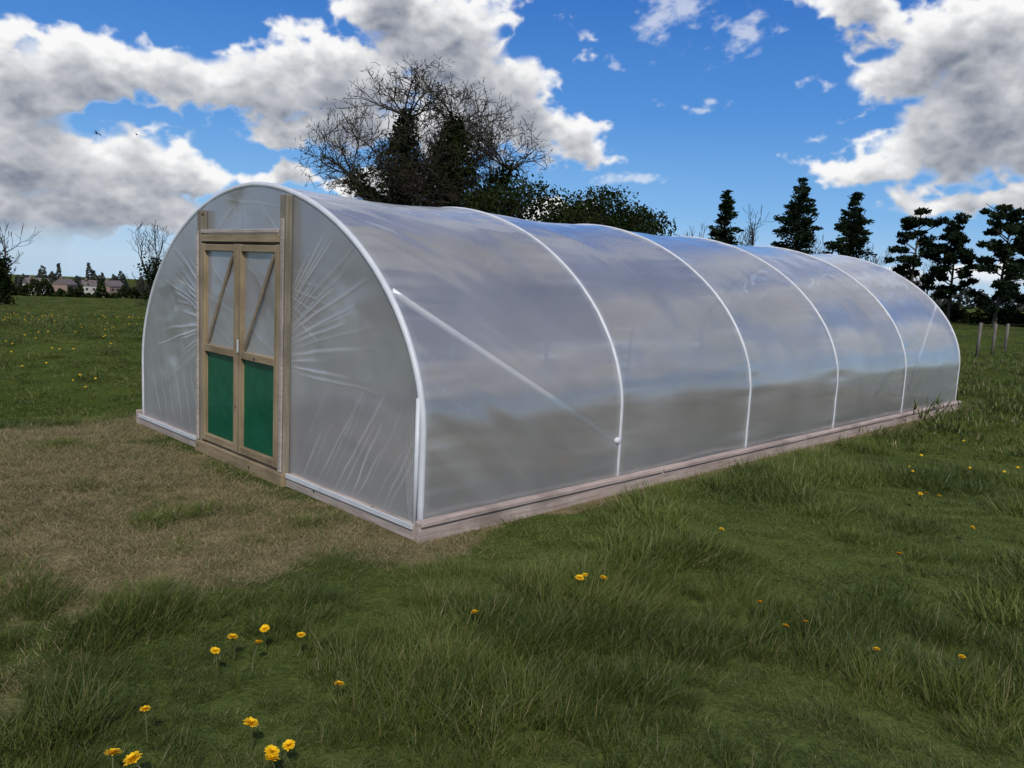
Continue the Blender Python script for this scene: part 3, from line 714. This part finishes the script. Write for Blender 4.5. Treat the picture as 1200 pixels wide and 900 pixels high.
dpos = [(-1.77,-1.34),(-1.70,-1.49),(-1.86,-1.53),(-2.18,-1.29),(-2.06,-1.34),(-1.82,-1.62),(-2.01,-1.11),(-1.39,-0.74),(-1.52,-0.72),(-1.64,-0.82),(-1.32,-0.89),(-1.51,-0.85),(-1.41,-1.33),(0.12,-1.20),(0.07,-1.20),(0.16,-1.21),(-0.63,-1.18),(0.51,-1.90),(0.35,-2.14),(0.51,-2.16),(0.48,-2.46),(0.72,-2.75),(1.74,-2.14),(3.54,-1.65),(1.40,-1.18),(2.71,-2.17),(3.48,-1.63),(3.49,-1.74)]
for k, (x, y) in enumerate(dpos):
    o = link(bpy.data.objects.new("dandelion" if k == 0 else "dandelion.%03d" % k, dms[k % 4]))
    sf = random.uniform(.85, 1.15) if k < 6 else random.uniform(.65, .95)
    o.location = (x, y, float(terrain(x, y))+.12*(1-sf)); o.rotation_euler = (random.uniform(-.35, .35), random.uniform(-.35, .35), random.uniform(0, 6)); o.scale = [sf]*3
rng = np.random.RandomState(9); n = 420
x = rng.uniform(-2, 10, n); y = rng.uniform(6, 26, n); w = fbm(x*.5, y*.5, 71, 2) > .47
x2 = rng.uniform(4, 16, 30); y2 = rng.uniform(-4, -.8, 30); x = np.concatenate([x[w], x2]); y = np.concatenate([y[w], y2]); n = len(x); z = terrain(x, y)+rng.uniform(.05, .10, n)
th8 = np.arange(7)*2*np.pi/7; V = []; F3 = []
for k in range(n):
    b0 = len(V); r = rng.uniform(.014, .022)
    V += [(x[k]+r*math.cos(a), y[k]+r*math.sin(a), z[k]) for a in th8]+[(x[k], y[k], z[k]+.012), (x[k], y[k], z[k]-.012)]
    for i in range(7): F3 += [(b0+i, b0+(i+1) % 7, b0+7), (b0+(i+1) % 7, b0+i, b0+8)]
mesh_np("dandelion_patch", V, None, F3, pet.m, True, {'lv': np.full(len(V), .6)})

birdm = N("bird_black"); birdm.surf(birdm.n("ShaderNodeBsdfPrincipled", ins={'Base Color': (.015, .015, .018, 1), 'Roughness': .6}).outputs[0])
def bird(name, azd, el, D, rz):
    c = (CAM[0]+D*math.cos(rad(azd)), CAM[1]+D*math.sin(rad(azd)), CAM[2]+D*math.tan(rad(el)))
    V = []; F4 = []; rings = [(-.22, .01), (-.16, .035), (-.05, .06), (.06, .055), (.14, .03), (.18, .035), (.22, .022), (.26, .004)]
    for x, r in rings: V += [(x, r*math.cos(a), r*math.sin(a)) for a in np.arange(8)*np.pi/4]
    for k in range(len(rings)-1):
        for i in range(8): F4.append((k*8+i, k*8+(i+1) % 8, (k+1)*8+(i+1) % 8, (k+1)*8+i))
    for s in (-1, 1):
        k = len(V); V += [(.09, s*.04, .02), (-.06, s*.04, .02), (.10, s*.25, .12), (-.05, s*.25, .11), (.0, s*.52, .05), (-.06, s*.5, .05)]
        F4 += [(k, k+1, k+3, k+2), (k+2, k+3, k+5, k+4)]
    k = len(V); V += [(-.2, .02, 0), (-.2, -.02, 0), (-.36, -.06, 0), (-.36, .06, 0)]; F4.append((k, k+1, k+2, k+3))
    o = mesh_np(name, V, F4, None, birdm.m, True); o.location = c; o.rotation_euler = (.5, 0, rz)
bird("bird", 72.0, 7.3, 75, .4); bird("bird.001", 69.8, 7.5, 80, 1.3)

# ------------------------------------------------------------ world: sky + clouds
SUN_AZ, SUN_EL = 232, 44
blobs = [
 (50.6, 15.2, 5.0, 3.3), (46.5, 12.2, 4.4, 2.8), (54.5, 17.5, 3.0, 3.0), (57.0, 12.0, 5.5, 2.6), (63., 11.2, 5.5, 2.2), (68.5, 11.2, 5.5, 1.9), (73.5, 10.8, 5.0, 2.2), (77.0, 9.5, 5.0, 3.4),
 (50.4, 9.8, 6.0, 2.3), (44.6, 9.8, 4.2, 2.0), (41.4, 9.2, 2.8, 1.3), (57.5, 9.0, 5.0, 1.5), (61.5, 8.7, 3.5, 1.1), (75.5, 5.8, 5.5, 2.9), (70.0, 5.6, 4.8, 2.5), (66.6, 4.7, 3.2, 1.3), (74.6, 2.2, 9, 2.0), (61, 5.4, 3.2, .8),
 (42.4, 5.0, 2.6, .9), (54, 5, 5, 1),
 (18.2, 14.8, 5.4, 3.0), (12.5, 14.5, 5, 3.8), (23.8, 17.3, 2.6, 1.2), (21.2, 12.9, 4.0, 2.0), (18.3, 9.4, 6.4, 2.3), (12.5, 9., 5., 2.8), (23.5, 8.0, 3.4, 1.1), (16.0, 6.3, 4.8, .8), (16.2, 11.6, 5, 2.0), (16, 1.6, 7, .9),
 (52, 27, 9, 4), (34, 29, 9, 4), (18, 27, 9, 4), (5, 22, 6, 5), (68, 26, 8, 4),  # unseen clouds above the view, added to whiten the film near the ridge
 (-42, 17, 14, 5), (-30, 27, 10, 5), (-62, 24, 10, 6), (-95, 22, 24, 10), (-8, 30, 12, 6), (30, 46, 22, 7), (120, 26, 26, 11), (160, 20, 20, 12), (-150, 22, 22, 9), (75, 46, 20, 8), (-70, 58, 26, 8), (-12, 13, 8, 5), (-65, 9, 12, 3), (100, 9, 12, 5), (10, 64, 26, 8), (110, 62, 30, 9)]  # unseen clouds beside, behind and overhead, added for reflections in the film
wisps = [(37.7, 7.2, 1.9, .6), (35.3, 17.0, 2.0, 1.5), (31.7, 15.6, 1.7, 1.7), (39.6, 14.6, 1.1, .6), (33, 12, 2.5, .5), (28, 20, 2, 1)]
IW, IH = 4096, 1024
ga = ((np.arange(IW)+.5)/IW*360-180).astype(np.float32); ge = ((np.arange(IH)+.5)/IH*90).astype(np.float32)
AZ, EL = np.meshgrid(ga, ge)
wx = (rfbm(AZ*.16, EL*.24, 101, 3)-.5)*4.4+(rfbm(AZ*.7, EL*.9, 105, 3)-.5)*1.3
wy = (rfbm(AZ*.16, EL*.24, 131, 3)-.5)*2.8+(rfbm(AZ*.7, EL*.9, 135, 3)-.5)*1.0
PA = AZ+wx; PE = EL+wy
def field(bl, k=.22):
    acc = np.full(AZ.shape, -6, np.float32)
    for a, e, ra, re in bl:
        i0 = int(max(0, (a-ra*3-8+180)/360*IW)); i1 = int(min(IW, (a+ra*3+8+180)/360*IW)); j0 = int(max(0, (e-re*3-6)/90*IH)); j1 = int(min(IH, (e+re*3+6)/90*IH))
        v = 1.15-np.sqrt(((PA[j0:j1, i0:i1]-a)/ra)**2+((PE[j0:j1, i0:i1]-e)/re)**2)
        o_ = acc[j0:j1, i0:i1]; h = np.clip(.5+.5*(v-o_)/k, 0, 1); acc[j0:j1, i0:i1] = o_*(1-h)+v*h+k*h*(1-h)
    return acc
nz = rfbm(AZ*.34, EL*.50, 151, 8, .52)
bil = 1-np.abs(2*rfbm(AZ*.55, EL*.8, 171, 5, .5)-1)*2.2
fd = np.minimum(field(blobs), .85)
d = fd+(nz-.5)*1.30+(bil-.55)*.34
d = np.maximum(d, (fd-.22)*1.35+(nz-.5)*.5)      # no pin-holes inside the thick cloud
w_ = field(wisps)+(rfbm(AZ*.9+EL*.5, EL*1.5, 191, 6, .6)-.5)*2.4
msk = sstep(.0, .40, d)
msk = np.maximum(msk, .5*sstep(.1, 1.2, w_))
msk = msk*(.10+.90*sstep(.2, 2.2, EL))
def shift(A_, dx, dy):
    px = int(round(dx*IW/360)); py = int(round(dy*IH/90)); B = np.roll(A_, -px, 1); C_ = np.zeros_like(B); C_[:IH-py] = B[py:]; return C_
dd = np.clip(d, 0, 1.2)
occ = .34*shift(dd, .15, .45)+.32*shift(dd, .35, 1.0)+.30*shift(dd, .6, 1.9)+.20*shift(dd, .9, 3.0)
bri = np.exp(-1.65*occ)  # cloud self-shading baked into the map: lit tops, grey undersides
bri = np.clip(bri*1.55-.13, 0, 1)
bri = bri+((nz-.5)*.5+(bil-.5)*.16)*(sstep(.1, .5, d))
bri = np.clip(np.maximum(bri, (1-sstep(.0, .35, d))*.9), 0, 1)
img = bpy.data.images.new("cloud_map", IW, IH, alpha=False, float_buffer=False); img.colorspace_settings.name = 'Non-Color'
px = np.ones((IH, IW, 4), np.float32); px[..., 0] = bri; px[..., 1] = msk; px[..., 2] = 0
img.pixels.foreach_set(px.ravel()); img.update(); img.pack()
del px, AZ, EL, PA, PE, nz, bil
wd = bpy.data.worlds.new("World"); sc.world = wd; wd.use_nodes = True; nt = wd.node_tree; nt.nodes.clear()
def mk(tree, typ, **kw):
    nd = tree.nodes.new(typ)
    for k, v in kw.items():
        if k == 'ins':
            for a, b in v.items():
                if isinstance(b, bpy.types.NodeSocket): tree.links.new(b, nd.inputs[a])
                else: nd.inputs[a].default_value = b
        else: setattr(nd, k, v)
    return nd
def mth(op, a, b=None):
    ins = {0: a}
    if b is not None: ins[1] = b
    return mk(nt, "ShaderNodeMath", operation=op, ins=ins).outputs[0]
tc = mk(nt, "ShaderNodeTexCoord"); sx = mk(nt, "ShaderNodeSeparateXYZ", ins={0: tc.outputs['Generated']})
uu = mk(nt, "ShaderNodeMath", operation='MULTIPLY_ADD', ins={0: mth('ARCTAN2', sx.outputs[1], sx.outputs[0]), 1: 1/(2*math.pi), 2: .5}).outputs[0]
elr = mth('ARCSINE', sx.outputs[2]); vv = mth('MAXIMUM', mth('MULTIPLY', elr, 2/math.pi), .0006)
PV = mk(nt, "ShaderNodeCombineXYZ", ins={0: uu, 1: vv, 2: 0.0}).outputs[0]
it = mk(nt, "ShaderNodeTexImage", extension='EXTEND', interpolation='Linear'); it.image = img; nt.links.new(PV, it.inputs[0])
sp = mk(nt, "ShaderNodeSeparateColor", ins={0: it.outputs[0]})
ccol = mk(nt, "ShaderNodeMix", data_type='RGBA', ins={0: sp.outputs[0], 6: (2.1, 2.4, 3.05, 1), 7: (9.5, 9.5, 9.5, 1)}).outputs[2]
sky = mk(nt, "ShaderNodeTexSky", sky_type='NISHITA', sun_disc=False, sun_elevation=rad(SUN_EL), sun_rotation=rad(90-SUN_AZ), air_density=1., dust_density=.1, ozone_density=3.)
rp = mk(nt, "ShaderNodeValToRGB", ins={0: mth('MULTIPLY', elr, 2/math.pi)}); cr = rp.color_ramp
cr.elements[0].position = 0; cr.elements[0].color = (.42, .62, .84, 1); cr.elements[1].position = 1; cr.elements[1].color = (.02, .09, .36, 1)
for ps_, cc in ((.05, (.18, .44, .82, 1)), (.12, (.065, .27, .71, 1)), (.21, (.018, .15, .56, 1)), (.5, (.015, .10, .42, 1))):
    e = cr.elements.new(ps_); e.color = cc
rs = mk(nt, "ShaderNodeVectorMath", operation='SCALE', ins={0: rp.outputs[0], 'Scale': 10.}).outputs[0]
skb = mk(nt, "ShaderNodeMix", data_type='RGBA', ins={0: .85, 6: sky.outputs[0], 7: rs}).outputs[2]
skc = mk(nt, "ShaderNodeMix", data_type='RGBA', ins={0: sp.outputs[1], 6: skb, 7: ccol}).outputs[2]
bg = mk(nt, "ShaderNodeBackground", ins={'Color': skc, 'Strength': .1}); wo = mk(nt, "ShaderNodeOutputWorld"); nt.links.new(bg.outputs[0], wo.inputs[0])
sd = bpy.data.lights.new("sun", 'SUN'); sd.energy = 3.0; sd.angle = rad(1.5); sd.color = (1, .95, .87)
so = link(bpy.data.objects.new("sun", sd))
sv = Vector((math.cos(rad(SUN_AZ))*math.cos(rad(SUN_EL)), math.sin(rad(SUN_AZ))*math.cos(rad(SUN_EL)), math.sin(rad(SUN_EL))))
so.rotation_euler = sv.to_track_quat('Z', 'Y').to_euler()
